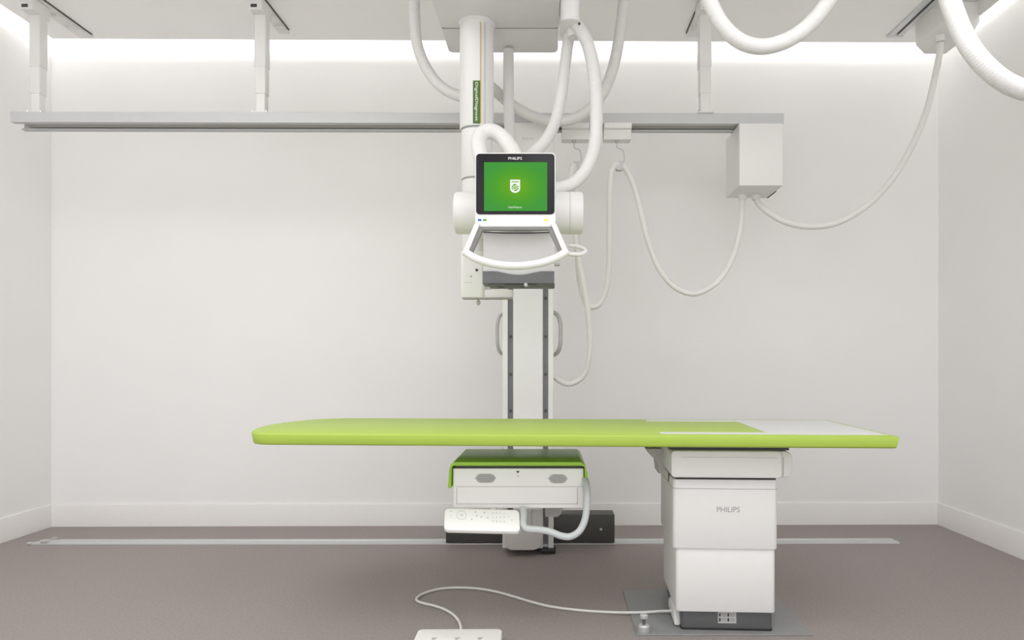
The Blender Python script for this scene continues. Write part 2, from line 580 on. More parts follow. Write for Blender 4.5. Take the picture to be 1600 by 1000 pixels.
# ------------------------------------------------------------------ thin cables
CR = .0175
path = [P(1160, 311.5, 4.17), P(1159, 330, 4.17), P(1155, 365, 4.12), P(1141, 410, 4.05), P(1118, 443, 4.02), P(1085, 459, 4.02), P(1055, 449, 4.02), P(1030, 420, 4.02),
        P(1012, 375, 4.02), P(1002, 335, 4.02), P(992, 295, 4.02), P(980, 268, 4.02), P(966, 256, 4.0), P(957, 263, 3.99), P(953, 295, 4.0), P(952, 360, 4.05), P(951, 420, 4.08), P(945, 458, 4.1), P(932, 479, 4.1),
        P(918, 477, 4.1), P(907, 445, 4.1), P(902, 390, 4.08), P(900, 320, 4.04), P(899, 275, 4.01), P(896, 257, 3.98), P(892, 275, 3.96), P(895, 330, 3.97), P(904, 400, 3.99),
        P(914, 455, 4.0), P(921, 510, 4.03), P(921, 555, 4.06), P(911, 588, 4.09), P(890, 600, 4.1), P(874, 595, 4.1), P(867.5, 589, 4.1)]
b = B(); b.tube(path, .0155, 16, .015)
tag(obj('festoon_cable', b, 'cable'), 'cream cable looped from the connection box over both trolleys to the stand', 'cable')
path = [P(1470, 67, 4.08), P(1468, 84, 4.08), P(1461, 120, 4.08), P(1447, 175, 4.1), P(1425, 228, 4.12), P(1392, 283, 4.14), P(1350, 325, 4.15), P(1305, 349, 4.16), P(1262, 354, 4.17), P(1225, 346, 4.17), P(1198, 330, 4.17), P(1186, 319, 4.17), P(1181.5, 311.5, 4.17)]
b = B(); b.tube(path, .0175, 16, .015)
tag(obj('supply_cable', b, 'cable'), 'cream cable sagging from the ceiling housing to the connection box', 'cable')


# ------------------------------------------------------------------ corrugated hoses
def ribbed(r, amp=.022, period=.0085):
    return lambda s: r * (1 + amp * math.cos(2 * math.pi * s / period))


def hose(path, r, label, ribs=True, group='white corrugated hoses', parent=None):
    b = B()
    b.sweep(resample(spline(path), .0085 / 3 if ribs else .012), ribbed(r) if ribs else r, 24)
    if parent is not None:
        return obj('hose', b, 'hose', parent, label, sharp=60)
    o = obj('corrugated_hose', b, 'hose', sharp=60)
    return tag(o, label, 'hose', group)


def up(x, y, d):   # where a hose meets the ceiling
    return Vector((PX(x, d), d, ZC - .012))


hose([Vector((PX(648, 3.62), 3.5, ZC - .012)), P(647, -15, 3.6), P(648, 30, 3.64), P(652, 70, 3.68), P(667, 108, 3.7), P(690, 136, 3.7), P(718, 150, 3.68), P(745, 150, 3.62)],
     .0275, 'white hose hanging in a loop left of the tube column')
hose([P(748, 120, 3.62), P(772, 140, 3.76), P(800, 164, 3.84), P(838, 184, 3.85), P(872, 190, 3.82), P(906, 181, 3.8), P(935, 156, 3.76), P(955, 115, 3.72), P(967, 62, 3.68), P(974, 10, 3.62), Vector((PX(978, 3.6), 3.5, ZC - .012))],
     .0285, 'white hose sagging behind the others from tube column to ceiling')
hose([Vector((PX(1085, 2.75), 2.7, ZC - .012)), P(1084, -130, 2.74), P(1096, -50, 2.72), P(1108, 0, 2.7), P(1130, 41, 2.7), P(1158, 65, 2.7), P(1188, 73, 2.7), P(1220, 67, 2.7), P(1250, 51, 2.7), P(1281, 21, 2.7), P(1306, -20, 2.7), P(1330, -90, 2.7), Vector((PX(1345, 2.7), 2.7, ZC - .012))],
     .0285, 'white hose sagging from the ceiling before the right telescopic post')
hose([Vector((PX(1440, 2.3), 2.25, ZC - .012)), P(1450, -200, 2.25), P(1466, -70, 2.2), P(1484, 0, 2.17), P(1502, 48, 2.15), P(1523, 84, 2.13), P(1550, 113, 2.12), P(1580, 133, 2.12), P(1612, 143, 2.12), P(1650, 140, 2.12), P(1690, 110, 2.12), P(1718, 40, 2.12), P(1735, -90, 2.12), Vector((PX(1745, 2.12), 2.15, ZC - .012))],
     .0285, 'white hose sagging in front of the ceiling cable housing at the right')

# ------------------------------------------------------------------ ceiling-hung x-ray tube
CD = 3.45
CXX = PX(745, CD)
ZU = 2.646
t = thing('x_ray_tube_unit', 'white ceiling-hung x-ray tube on a telescopic column with a green touch screen', 'x-ray machine', (CXX, CD, PZ(468, CD)))
xr = t
# carriage under the ceiling
XA, XB = PX(700, 3.79), PX(873, 3.79)
b = B(); b.vbox((XA, 2.75, ZU), (XB, 3.5, 2.98), .03, .012); b.vbox((XA + .004, 3.506, ZU + .006), (XB - .004, 3.79, 2.95), .03, .012)
b.box((XA + .05, 2.8, 2.97), (XB - .05, 3.7, ZC - .001))
ca = obj('ceiling_carriage', b, 'white', t)
b = B(); b.box((XA + .01, 3.499, ZU + .004), (XB - .01, 3.507, 2.9)); obj('seam', b, 'seam', ca)
b = B(); b.vbox((XB + .0, 3.22, 2.56), (XB + .085, 3.42, 2.80), .03, .01); b.lathe([(.036, 0), (.036, -.03), (.03, -.05)], (PX(898, 3.33), 3.33, 2.58), 'Z', 24)
obj('hose_elbow', b, 'white', ca)
b = B(); b.lathe([(.006, 0), (.006, -.006)], (PX(905, 3.22), 3.224, PZ(37, 3.22)), 'Y', 10); obj('screw', b, 'box_dark', ca)
# telescopic column: three round stages
b = B(); b.lathe([(.088, ZU + .002), (.088, ZU - .008), (.0815, ZU - .014)], (CXX, CD, 0), 'Z', 48); obj('collar', b, 'white', t)
b = B(); b.lathe([(.080, ZU), (.080, PZ(202, CD)), (.077, PZ(203.5, CD))], (CXX, CD, 0), 'Z', 64); c1 = obj('upper_column', b, 'white', t)
b = B(); b.lathe([(.0735, PZ(204, CD) + .06), (.0735, PZ(280, CD)), (.0715, PZ(281, CD))], (CXX, CD, 0), 'Z', 64); c2 = obj('middle_column', b, 'white', t)
b = B(); b.lathe([(.069, PZ(281, CD) + .06), (.069, PZ(462, CD)), (.060, PZ(465, CD))], (CXX, CD, 0), 'Z', 64); c3 = obj('lower_column', b, 'white', t)
b = B(); b.lathe([(.0742, PZ(206.5, CD)), (.0742, PZ(203, CD))], (CXX, CD, 0), 'Z', 64); obj('seam', b, 'print', c2)
b = B(); b.lathe([(.0698, PZ(283.5, CD)), (.0698, PZ(281, CD))], (CXX, CD, 0), 'Z', 64); obj('seam', b, 'print', c3)
fd = CD - .080
b = B(); b.box((PX(750.3, fd), fd + .0005, PZ(192, fd)), (PX(751.8, fd), fd + .01, PZ(34, fd))); obj('gold_stripe', b, 'gold', c1, 'thin gold line down the column')
b = B(); b.box((PX(757.5, fd), fd + .0025, PZ(192, fd)), (PX(758.6, fd), fd + .01, PZ(34, fd))); obj('groove', b, 'light_print', c1)
b = B(); b.box((PX(739, fd), fd - .0015, PZ(193, fd)), (PX(750, fd), fd + .006, PZ(126, fd)), .0005, 1); obj('name_label', b, 'green_dark', c1, 'narrow green label with upright white lettering')
b = B(); b.text('DigitalDiagnost', .178, .0165, facing((PX(744.3, fd), fd - .002, PZ(159, fd)), Matrix.Rotation(math.radians(-90), 4, 'Z'))); obj('lettering', b, 'white_print', c1)

# carrier at the foot of the column and the arm that holds the tube
d = 3.36
b = B(); b.vbox((PX(719.5, d), d, PZ(465, d)), (PX(757, d), d + .08, PZ(392, d)), .016, .006)
b.vbox((PX(750, d), d + .01, PZ(465, d)), (PX(801, d), d + .07, PZ(452, d)), .012, .004)
car = obj('arm_carrier', b, 'white', t)
b = B(); b.box((PX(722, d), d - .001, PZ(466.5, d)), (PX(800, d), d + .06, PZ(464.5, d))); obj('seam', b, 'seam', car)
b = B(); b.lathe([(.0065, 0), (.0065, .012)], (PX(745, d), d - .002, PZ(422, d)), 'Y', 14); obj('socket', b, 'black', car)
b = B(); b.lathe([(.004, 0), (.004, .012)], (PX(736, d), d - .001, PZ(432, d)), 'Y', 12); obj('socket', b, 'print', car)
b = B(); b.box((PX(726, d), d - .0006, PZ(441.7, d)), (PX(738, d), d + .01, PZ(441, d))); obj('seam', b, 'light_print', car)
b = B(); b.lathe([(.004, 0), (.004, -.012), (.010, -.016), (.010, -.024), (.003, -.034)], (PX(746.5, d), d + .03, PZ(465, d)), 'Z', 14); obj('stop_pin', b, 'handle_grey', car)
b = B(); b.vbox((PX(745, 3.3), 3.18, 1.62), (PX(790, 3.3), 3.45, 1.78), .03, .01); obj('arm', b, 'white', t)

# tube housing: a lying drum
TD = 3.2
tz = PZ(333, TD)
xa, xb_ = PX(711, TD), PX(911, TD)
b = B()
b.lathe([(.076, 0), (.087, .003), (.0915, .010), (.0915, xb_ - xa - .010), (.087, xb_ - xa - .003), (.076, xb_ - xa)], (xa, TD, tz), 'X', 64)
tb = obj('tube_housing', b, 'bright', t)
for fx in (.11, xb_ - xa - .06):
    b = B(); b.lathe([(.0921, fx), (.0921, fx + .0025)], (xa, TD, tz), 'X', 64); obj('seam', b, 'light_print', tb)
b = B(); b.tube([P(890, 384, 3.12), P(905, 386, 3.1), P(914, 391, 3.08), P(909, 397, 3.05), P(893, 397, 3.03), P(880, 395, 3.03)], .009, 14, .006); obj('side_grip', b, 'bright', tb)
b = B(); b.vbox((PX(764, 3.1), 3.1, PZ(420, 3.1)), (PX(858, 3.1), 3.26, PZ(340, 3.1)), .03, .01); obj('yoke', b, 'white', tb)

# collimator head: white upper, dark grey lower part
d = 2.96
xa, xb_ = PX(755, d), PX(866, d)
b = B()
arc = []
for k in range(13):
    u = k / 12
    arc.append((xa + (xb_ - xa) * u, d + .028 * math.sin(math.pi * u)))
b.prism(arc + [(xb_, d + .22), (xa, d + .22)], PZ(433, d), PZ(361, d), 'Z', .004)
cw = obj('collimator_housing', b, 'white', t)
b = B(); b.prism([(x, y - .002) for x, y in arc] + [(xb_, d + .2), (xa, d + .2)], PZ(363.5, d), PZ(361.5, d), 'Z'); obj('seam', b, 'dark_grey', cw)
b = B()
top = [(xa + (xb_ - xa) * u, PZ(423.5 + 5.5 * max(0.0, math.sin(math.pi * (u - .18) / .64)) ** 1.3 * (1 if .18 < u < .82 else 0), 2.93)) for u in [k / 24 for k in range(25)]]
b.prism([(xb_, PZ(443, 2.93)), (xa, PZ(443, 2.93))] + top, 2.93, 3.06, 'Y', .004)
cd = obj('collimator_base', b, 'coll_grey', t, 'dark grey lower part of the collimator')
b = B(); b.vbox((PX(762, 2.94), 2.94, PZ(446, 2.94)), (PX(867, 2.94), 3.08, PZ(442, 2.94)), .012, .004); lo = obj('filter_tray', b, 'dark_grey', cd)
b = B(); b.box((PX(788, 2.93), 2.935, PZ(445.4, 2.93)), (PX(838, 2.93), 2.95, PZ(443.4, 2.93))); obj('tray_slot', b, 'black', cd)
b = B(); b.lathe([(.0, 0), (.006, .002), (.008, .008), (.008, .02)], (PX(821.5, 2.92), 2.918, PZ(444.5, 2.92)), 'Y', 16); obj('knob', b, 'alu', cd)
for x in (781, 815):
    b = B(); b.box((PX(x - 4, 2.94), 2.99, PZ(446.8, 2.94)), (PX(x + 4, 2.94), 3.04, PZ(445, 2.94)), .001); obj('latch', b, 'black', cd)
b = B(); b.box((PX(863, 2.98), 2.98, PZ(414, 2.98)), (PX(874.5, 2.98), 3.02, PZ(411, 2.98)), .001); obj('side_lever', b, 'handle_grey', cw)

# touch screen and control handle
d = 2.88
x0, x1 = PX(742, d), PX(868.5, d)
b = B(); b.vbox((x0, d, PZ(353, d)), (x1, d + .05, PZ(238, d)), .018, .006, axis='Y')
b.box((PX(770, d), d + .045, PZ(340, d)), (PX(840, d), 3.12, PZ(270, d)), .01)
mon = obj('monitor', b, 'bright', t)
b = B(); b.vbox((PX(744, d), d - .004, PZ(335, d)), (PX(866.5, d), d + .01, PZ(240.5, d)), .014, .001, axis='Y'); obj('bezel', b, 'bezel', mon, 'black glossy screen bezel')
sx0, sx1, sz0, sz1 = PX(756.5, d), PX(855, d), PZ(330, d), PZ(254, d)
b = B(); b.box((sx0, d - .0048, sz0), (sx1, d - .003, sz1)); obj('screen', b, screen_material(sx0, sx1, sz0, sz1), mon, 'lit green display with a white shield')
b = B(); b.text('PHILIPS', PX(815.5, d) - PX(794.5, d), .0105, facing((PX(805, d), d - .0046, PZ(248, d)))); obj('lettering', b, 'white_print', mon)
# shield emblem on the display
sd = d - .0052
u = d / F


def shield(w, h, cx, cy, n=14):
    pts = [(cx - w / 2, cy + h / 2), (cx - w / 2, cy - h * .18)]
    for k in range(1, n):
        a = math.pi + math.pi * k / n
        pts.append((cx + w / 2 * math.cos(a), cy - h * .18 + h * .32 * math.sin(a)))
    pts += [(cx + w / 2, cy - h * .18), (cx + w / 2, cy + h / 2)]
    return pts


ex, ez = PX(805, d), PZ(291.5, d)
b = B(); b.prism(shield(15.5 * u, 20.5 * u, ex, ez), sd, sd + .0006, 'Y'); obj('emblem', b, 'screen_white', mon)
b = B()
b.prism([(ex + 5.6 * u * math.cos(a), ez - 2.0 * u + 5.6 * u * math.sin(a)) for a in [2 * math.pi * k / 28 for k in range(28)]], sd - .0003, sd, 'Y')
b.box((ex - 5.6 * u, sd - .0003, ez + 6.2 * u), (ex + 5.6 * u, sd, ez + 7.6 * u))
obj('emblem_field', b, 'screen_green', mon)
b = B()
for k, (oz, w) in enumerate(((0.6, 4.4), (-2.2, 5.4), (-5.0, 4.2))):
    wave_t, wave_b = [], []
    for i in range(13):
        q = -1 + 2 * i / 12
        zz = ez + (oz + .9 * math.sin(q * math.pi * 1.1)) * u
        wave_t.append((ex + q * w * u, zz + .55 * u))
        wave_b.append((ex + q * w * u, zz - .55 * u))
    b.prism(wave_t + wave_b[::-1], sd - .0006, sd - .0003, 'Y')


def star(cx, cz, r):
    return [(cx + (r if k % 2 == 0 else r * .32) * math.cos(math.pi / 2 + k * math.pi / 4), cz + (r if k % 2 == 0 else r * .32) * math.sin(math.pi / 2 + k * math.pi / 4)) for k in range(8)]


for ox, oz in ((2.4, 1.6), (-2.4, -5.4)):
    b.prism(star(ex + ox * u, ez + oz * u, 1.9 * u), sd - .0006, sd - .0003, 'Y')
obj('emblem_waves', b, 'screen_white', mon)
b = B(); b.text('DigitalDiagnost', 21 * u, 3.2 * u, facing((PX(805, d), sd, PZ(324.5, d))), .0003); obj('screen_caption', b, 'screen_white', mon)
for x, m in ((749.5, 'blue'), (757.5, 'green_btn'), (853.5, 'yellow'), (860.5, 'bright')):
    b = B(); b.vbox((PX(x - 2.8, d), d - .002, PZ(347.8, d)), (PX(x + 2.8, d), d + .004, PZ(342.2, d)), .003, .0006, axis='Y')
    obj('button', b, m, mon, {'blue': 'blue button', 'green_btn': 'green button', 'yellow': 'yellow button'}.get(m, 'pale button'))
# handle: two raked side arms and a bowed grip
hd = 2.86
b = B()
for s_, pts in ((1, [(742, 349), (750, 351), (731.5, 396), (722.5, 395)]), (-1, [(861, 351), (868.5, 349), (889, 395), (880, 396)])):
    b.prism([(PX(x, hd), PZ(y, hd)) for x, y in pts], hd - .008, hd + .03, 'Y', .004)
b.prism([(PX(744, hd), PZ(345, hd)), (PX(866, hd), PZ(345, hd)), (PX(868, hd), PZ(354, hd)), (PX(742, hd), PZ(354, hd))], hd + .004, hd + .03, 'Y', .003)
b.tube([P(726.5, 394, hd + .004), P(745, 404.5, hd - .012), P(775, 413, hd - .026), P(806, 415.5, hd - .032), P(837, 412.5, hd - .026), P(866, 404, hd - .012), P(886, 393, hd + .004)], .0155, 20, .008)
hn = obj('control_handle', b, 'bright', t)
b = B()
b.prism([(PX(x, hd), PZ(y, hd)) for x, y in [(748, 354), (863, 354), (866, 359), (745, 359)]], hd + .0, hd + .028, 'Y', .001)
b.prism([(PX(x, hd), PZ(y, hd)) for x, y in [(748, 354), (754.5, 358), (738.5, 394), (731, 394)]], hd - .001, hd + .026, 'Y', .001)
b.prism([(PX(x, hd), PZ(y, hd)) for x, y in [(863, 354), (856.5, 358), (873, 394), (880, 394)]], hd - .001, hd + .026, 'Y', .001)
obj('handle_liner', b, 'liner', hn, 'grey inner lining of the handle frame')
b = B(); b.sweep(resample(spline([P(768, 285, 2.98), P(757, 262, 3.0), P(750, 240, 3.04), P(747.5, 223, 3.08), P(753, 209.5, 3.11), P(767, 205, 3.12), P(783, 213, 3.12), P(797, 230, 3.08), P(807, 250, 3.02), P(812, 275, 2.98)]), .01), .033, 24); obj('screen_hose', b, 'hose', mon, 'thick white hose arching above the screen')

hose([P(794.5, 78, 3.72), P(794.5, 120, 3.72), P(795, 170, 3.71), P(797, 215, 3.66), P(800, 245, 3.55), P(805, 275, 3.4), P(808, 300, 3.28)],
     .0265, 'straight white hose dropping from the ceiling carriage behind the monitor', ribs=False, parent=xr)
hose([P(897, 32, 3.36), P(892, 46, 3.36), P(887, 70, 3.4), P(882, 110, 3.42), P(876, 155, 3.42), P(867, 192, 3.38), P(851, 222, 3.3), P(832, 240, 3.22), P(815, 252, 3.12), P(808, 275, 3.06)],
     .0265, 'white hose curving from the carriage elbow down to the top of the monitor', ribs=False, parent=xr)
hose([P(899, 38, 3.30), P(906, 46, 3.28), P(917, 66, 3.26), P(926, 100, 3.26), P(931, 145, 3.26), P(932, 190, 3.26), P(928, 232, 3.26), P(916, 264, 3.26), P(896, 286, 3.24), P(870, 295, 3.22), P(845, 300, 3.2)],
     .0285, 'white ribbed hose looping right of the monitor into the tube', parent=xr)
# ------------------------------------------------------------------ wall stand with the green detector tray
t = thing('detector_stand', 'white column stand by the back wall carrying a lime green covered detector tray', 'x-ray stand', (PX(825, 4.05), 4.12, .011))
d = 4.0
b = B()
b.vbox((PX(785, d), d, .03), (PX(793.5, d), d + .2, 2.2), .004, .002)
b.vbox((PX(856.5, d), d, .03), (PX(865, d), d + .2, 2.2), .004, .002)
b.box((PX(793, d), d + .03, .03), (PX(857, d), d + .19, 2.2))
b.vbox((PX(801.5, d), d - .004, .03), (PX(848.5, d), d + .18, 2.2), .008, .002)
colm = obj('column', b, 'white', t)
for x0_, x1_ in ((794, 801.3), (848.8, 856.3)):
    b = B(); b.box((PX(x0_, d), d + .012, .05), (PX(x1_, d), d + .032, 2.19)); tr = obj('guide_track', b, 'track', colm, 'dark guide track in the column')
    for zz in (.55, .78, 1.01, 1.27):
        pass
for x_ in (797.7, 852.6):
    for y_ in (466, 526, 585, 642):
        b = B(); b.box((PX(x_ - 2, d), d + .009, PZ(y_ + 2.2, d)), (PX(x_ + 2, d), d + .014, PZ(y_ - 2.2, d))); obj('screw', b, 'box_dark', colm)
b = B(); b.vbox((PX(800, 3.93), 3.945, 2.13), (PX(866, 3.93), 4.11, PZ(191.5, 3.945)), .01, .004); hd_ = obj('column_head', b, 'white', t)
b = B(); b.text('PHILIPS', PX(834, 3.94) - PX(816, 3.94), .016, facing((PX(825, 3.94), 3.9452, PZ(216.5, 3.94)))); obj('lettering', b, 'light_print', hd_)
# side grips
for pts, r in (([(788, 489, 4.08), (781, 494, 4.06), (777.5, 506, 4.04), (777, 522, 4.04), (777.5, 538, 4.04), (781, 550, 4.06), (788, 555, 4.08)], .0095),
               ([(863, 487, 4.08), (871, 492, 4.06), (875.5, 505, 4.03), (876, 522, 4.03), (875.5, 538, 4.03), (871, 551, 4.06), (863, 556, 4.08)], .0115)):
    b = B(); b.tube([P(*p) for p in pts], r, 14, .008); obj('side_grip', b, 'handle_grey', t, 'grey bowed side grip')
# base box on the floor rail
b = B(); b.vbox((PX(697, 4.215), 4.2, .011), (PX(960, 4.215), 4.335, .172), .006, .003); bx = obj('base_box', b, 'box_dark', t, 'long charcoal box at the foot of the column')
b = B(); b.lathe([(.007, 0), (.007, .008)], (PX(939, 4.2), 4.198, PZ(827, 4.2)), 'Y', 14); obj('screw', b, 'alu', bx)
# lower cover and lift carriage
d = 3.93
b = B()
o_ = [(787, 800), (848, 800), (849, 835), (846, 850), (840, 858), (833, 860), (797, 860), (791, 856), (789, 848)]
b.prism([(PX(x, d), PZ(y, d)) for x, y in o_], d, d + .07, 'Y', .006)
lc = obj('lower_cover', b, 'body_grey', t, 'warm grey cover at the foot of the column')
b = B(); b.box((PX(830.2, d), d - .001, PZ(829, d)), (PX(831.6, d), d + .004, PZ(796, d))); obj('seam', b, 'seam', lc)
b = B(); b.box((PX(845, 3.99), 3.985, .006), (PX(868, 3.99), 4.05, .03), .002); obj('foot', b, 'black', t)
d = 3.18
b = B(); b.prism([(PX(850, d), .457), (PX(880, d), .457), (PX(880, d), PZ(793, d)), (PX(877, d), PZ(803, d)), (PX(871, d), PZ(808, d)), (PX(852, d), PZ(808, d))], d, d + .2, 'Y', .003); obj('support_bracket', b, 'handle_grey', t)
b = B(); b.box((PX(790, 3.95), 3.36, .48), (PX(862, 3.95), 4.02, .57), .01); obj('support_arm', b, 'white', t)
# detector tray
d = 2.95
X0, X1 = PX(707, d), PX(912.5, d)
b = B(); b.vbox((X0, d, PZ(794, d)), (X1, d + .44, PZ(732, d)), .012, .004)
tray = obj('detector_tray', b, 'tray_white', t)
# shell: folded lime cover over the tray
prof_out = [(PX(700.5, d), PZ(762, d)), (PX(702, d), PZ(735, d)), (PX(704, d), PZ(727, d)), (PX(709, d), PZ(721.5, d)), (PX(908, d), PZ(721.5, d)), (PX(914.5, d), PZ(727, d)), (PX(918, d), PZ(740, d)), (PX(919, d), PZ(752, d))]
prof_in = [(PX(914, d), PZ(752, d)), (PX(913, d), PZ(729, d)), (PX(909, d), PZ(727.5, d)), (PX(708, d), PZ(727.5, d)), (PX(706, d), PZ(731, d)), (PX(705, d), PZ(762, d))]
b = B(); b.prism(prof_out + prof_in, d - .01, d + .45, 'Y', .0015)
gs = obj('tray_cover', b, 'green2', t, 'lime green folded cover over the detector tray')
b = B(); b.box((PX(795, d), d - .0125, PZ(727, d)), (PX(822, d), d + .01, PZ(724.3, d)), .001); obj('cover_latch', b, 'green2', gs)
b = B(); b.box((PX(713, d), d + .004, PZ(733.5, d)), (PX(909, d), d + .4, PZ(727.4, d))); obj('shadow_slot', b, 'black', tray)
b = B(); b.box((X0 + .012, d - .0012, PZ(760.8, d)), (X1 - .004, d + .003, PZ(760.0, d))); obj('seam', b, 'light_print', tray)
# recessed lower drawer front
fx0, fx1, fz0, fz1 = PX(713, d), PX(903, d), PZ(788, d), PZ(762.5, d)
b = B()
for lo, hi in (((fx0, fz0), (fx1, fz0 + .003)), ((fx0, fz0), (fx0 + .003, fz1)), ((fx1 - .003, fz0), (fx1, fz1))):
    b.box((lo[0], d - .0012, lo[1]), (hi[0], d + .003, hi[1]))
obj('drawer_gap', b, 'light_print', tray)
for x0_, x1_ in ((742, 775), (856, 887)):
    pts = [(x0_, 747), (x0_ + 5, 741), (x0_ + 9, 740), (x1_ - 9, 740), (x1_ - 4, 741.5), (x1_, 747), (x1_ - 4, 753), (x1_ - 9, 754.5), (x0_ + 9, 754.5), (x0_ + 5, 753)]
    b = B(); b.prism([(PX(x, d), PZ(y + (.8 if x0_ > 800 else 0), d)) for x, y in pts], d - .0015, d + .004, 'Y', .0005); g = obj('grille', b, 'light_print', tray, 'grey perforated grille')
    b = B()
    for r_ in range(5):
        for c_ in range(12):
            x_ = x0_ + 4 + c_ * 2.3 + (1.15 if r_ % 2 else 0)
            y_ = 742.2 + r_ * 2.5 + (.8 if x0_ > 800 else 0)
            if x_ > x1_ - 3 or (r_ in (0, 4) and (x_ < x0_ + 7 or x_ > x1_ - 7)):
                continue
            b.prism([(PX(x_ + .75 * math.cos(a), d), PZ(y_ + .75 * math.sin(a), d)) for a in [k * math.pi / 3 for k in range(6)]], d - .0022, d - .001, 'Y')
    obj('grille_holes', b, 'track', tray)
b = B(); b.prism([(PX(806.5, d), PZ(736, d)), (PX(812, d), PZ(736, d)), (PX(809.2, d), PZ(739.5, d))], d - .0015, d + .003, 'Y'); obj('centre_mark', b, 'black', tray)
b = B(); b.prism([(PX(807.2, d), PZ(743, d)), (PX(811.2, d), PZ(743, d)), (PX(809.2, d), PZ(745.5, d))], d - .0015, d + .003, 'Y'); obj('centre_mark', b, 'light_print', tray)

# control panel tilted up below the tray
pa, pb = P(753, 795, 2.88), P(753, 829, 2.80)
vy = (pa - pb)
ph = vy.length
vy.normalize()
vx = Vector((1, -.012, -.02)).normalized()
vz = vx.cross(vy).normalized()
cen = (pa + pb) / 2
PM = Matrix(((vx.x, vy.x, vz.x, cen.x), (vx.y, vy.y, vz.y, cen.y), (vx.z, vy.z, vz.z, cen.z), (0, 0, 0, 1)))
pw = 118 * 2.84 / F
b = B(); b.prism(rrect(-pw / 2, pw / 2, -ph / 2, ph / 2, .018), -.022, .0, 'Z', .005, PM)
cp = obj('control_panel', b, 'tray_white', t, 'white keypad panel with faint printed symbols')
q = 2.84 / F


def panel_xy(x, y):
    return ((x - 753) * q, (812 - y) / 34 * ph)


for x, y in ((743, 800), (737, 812), (757, 801), (752, 808), (762, 809), (745, 806)):
    cx_, cy_ = panel_xy(x, y)
    b = B(); b.prism([(cx_ - .004, cy_ - .004), (cx_ + .004, cy_ - .004), (cx_, cy_ + .006)], 0, .0006, 'Z', 0, PM); obj('key', b, 'light_print', cp)
for r_ in range(3):
    for c_ in range(4):
        cx_, cy_ = panel_xy(770 + c_ * 6, 801.5 + r_ * 6.5)
        b = B(); b.prism(rrect(cx_ - .0035, cx_ + .0035, cy_ - .0045, cy_ + .0045, .002, 2), 0, .0005, 'Z', 0, PM); obj('key', b, 'pale_print', cp)
for x, y in ((704, 800), (704, 807), (796, 806), (800, 812)):
    cx_, cy_ = panel_xy(x, y)
    b = B(); b.box((cx_ - .003, cy_ - .003, 0), (cx_ + .003, cy_ + .003, .0005), mat=PM); obj('key', b, 'pale_print', cp)
b = B()
cx_, cy_ = panel_xy(721, 806)
ring = [(cx_ + .019 * math.cos(a), cy_ + .021 * math.sin(a)) for a in [k * 2 * math.pi / 30 for k in range(30)]]
b.sweep([PM @ Vector((x, y, .0006)) for x, y in ring + [ring[0]]], .0008, 6)
for a in (45, 135):
    ca_, sa_ = math.cos(math.radians(a)), math.sin(math.radians(a))
    b.sweep([PM @ Vector((cx_ - .010 * ca_, cy_ - .010 * sa_, .0008)), PM @ Vector((cx_ + .010 * ca_, cy_ + .010 * sa_, .0008))], .0009, 6)
obj('pad_ring', b, 'light_print', cp)
b = B(); b.tube([P(770, 803, 2.90), P(770, 798, 2.95), P(770, 790, 3.0)], .016, 12); obj('panel_bracket', b, 'white', t)
# bent grip tube
b = B(); b.tube([P(818, 794, 2.92), P(818, 806, 2.88), P(818, 822, 2.84), P(823, 826, 2.84), P(842, 827.5, 2.84), P(860, 831, 2.84), P(876, 837, 2.84), P(890, 838.5, 2.84), P(904, 831, 2.84), P(913, 815, 2.85), P(917, 790, 2.87), P(917.5, 765, 2.90), P(915.5, 753, 2.93), P(912, 748, 2.98)], .0135, 20, .008)
obj('grip_tube', b, 'tube_grey', t, 'bent grey tubular grip')

# ------------------------------------------------------------------ the patient table
TT = .777
NL = Vector((PX(398, 2.749), 2.749, 0))
NR = Vector((PX(1405, 2.626), 2.626, 0))
ang = math.atan2(NR.y - NL.y, NR.x - NL.x)
L = (NR - NL).length
TM = Matrix.Translation(NL) @ Matrix.Rotation(ang, 4, 'Z')
TI = TM.inverted()
WD = .794


def loc_uv(x, d):
    p = TI @ Vector((PX(x, d), d, 0))
    return p.x, p.y


basec = TM @ Vector((L - .62, .34, 0))
t = thing('patient_table', 'lime green topped patient table on a white lifting pillar', 'table', (basec.x, basec.y, .006), ang)
# top outline: rounded head end on the left, square end on the right
out = [(L, .0), (L, WD)]
left = [(.16, WD), (.07, WD - .012), (.0, WD - .05), (-.05, WD - .12), (-.09, WD - .22), (-.112, WD - .33), (-.115, WD - .44), (-.102, .24), (-.075, .14), (-.045, .07), (-.02, .03), (.012, .008), (.05, 0)]
lp = [(v.x, v.y) for v in spline([Vector((a, c, 0)) for a, c in left], 5)]
b = B()
tz0, tz1 = TT - .045, TT
rings = [(0.016, tz0), (0.008, tz0 + .002), (0.005, tz0 + .008), (0.0, tz1 - .006), (0.0015, tz1 - .002), (.006, tz1)]
tmp = bmesh.new()
base_out = out + lp
cu, cv = L / 2, WD / 2
prev = None
for ins, z in rings:
    ring = []
    n = len(base_out)
    for i, (u_, v_) in enumerate(base_out):
        a_, c_ = base_out[i - 1], base_out[(i + 1) % n]
        if i == 0:
            du, dv = -1, 1
        elif i == 1:
            du, dv = -1, -1
        else:
            tx, ty = c_[0] - a_[0], c_[1] - a_[1]
            l_ = math.hypot(tx, ty)
            du, dv = -ty / l_, tx / l_
            if i == 2:
                du, dv = 0, -1
            if i == n - 1:
                du, dv = 0, 1
        ring.append(tmp.verts.new((u_ + du * ins, v_ + dv * ins, z)))
    if prev:
        for i in range(n):
            tmp.faces.new((prev[i], prev[(i + 1) % n], ring[(i + 1) % n], ring[i]))
    else:
        tmp.faces.new(ring)
    prev = ring
tmp.faces.new(prev)
bmesh.ops.recalc_face_normals(tmp, faces=tmp.faces[:])
b._merge(tmp, TM)
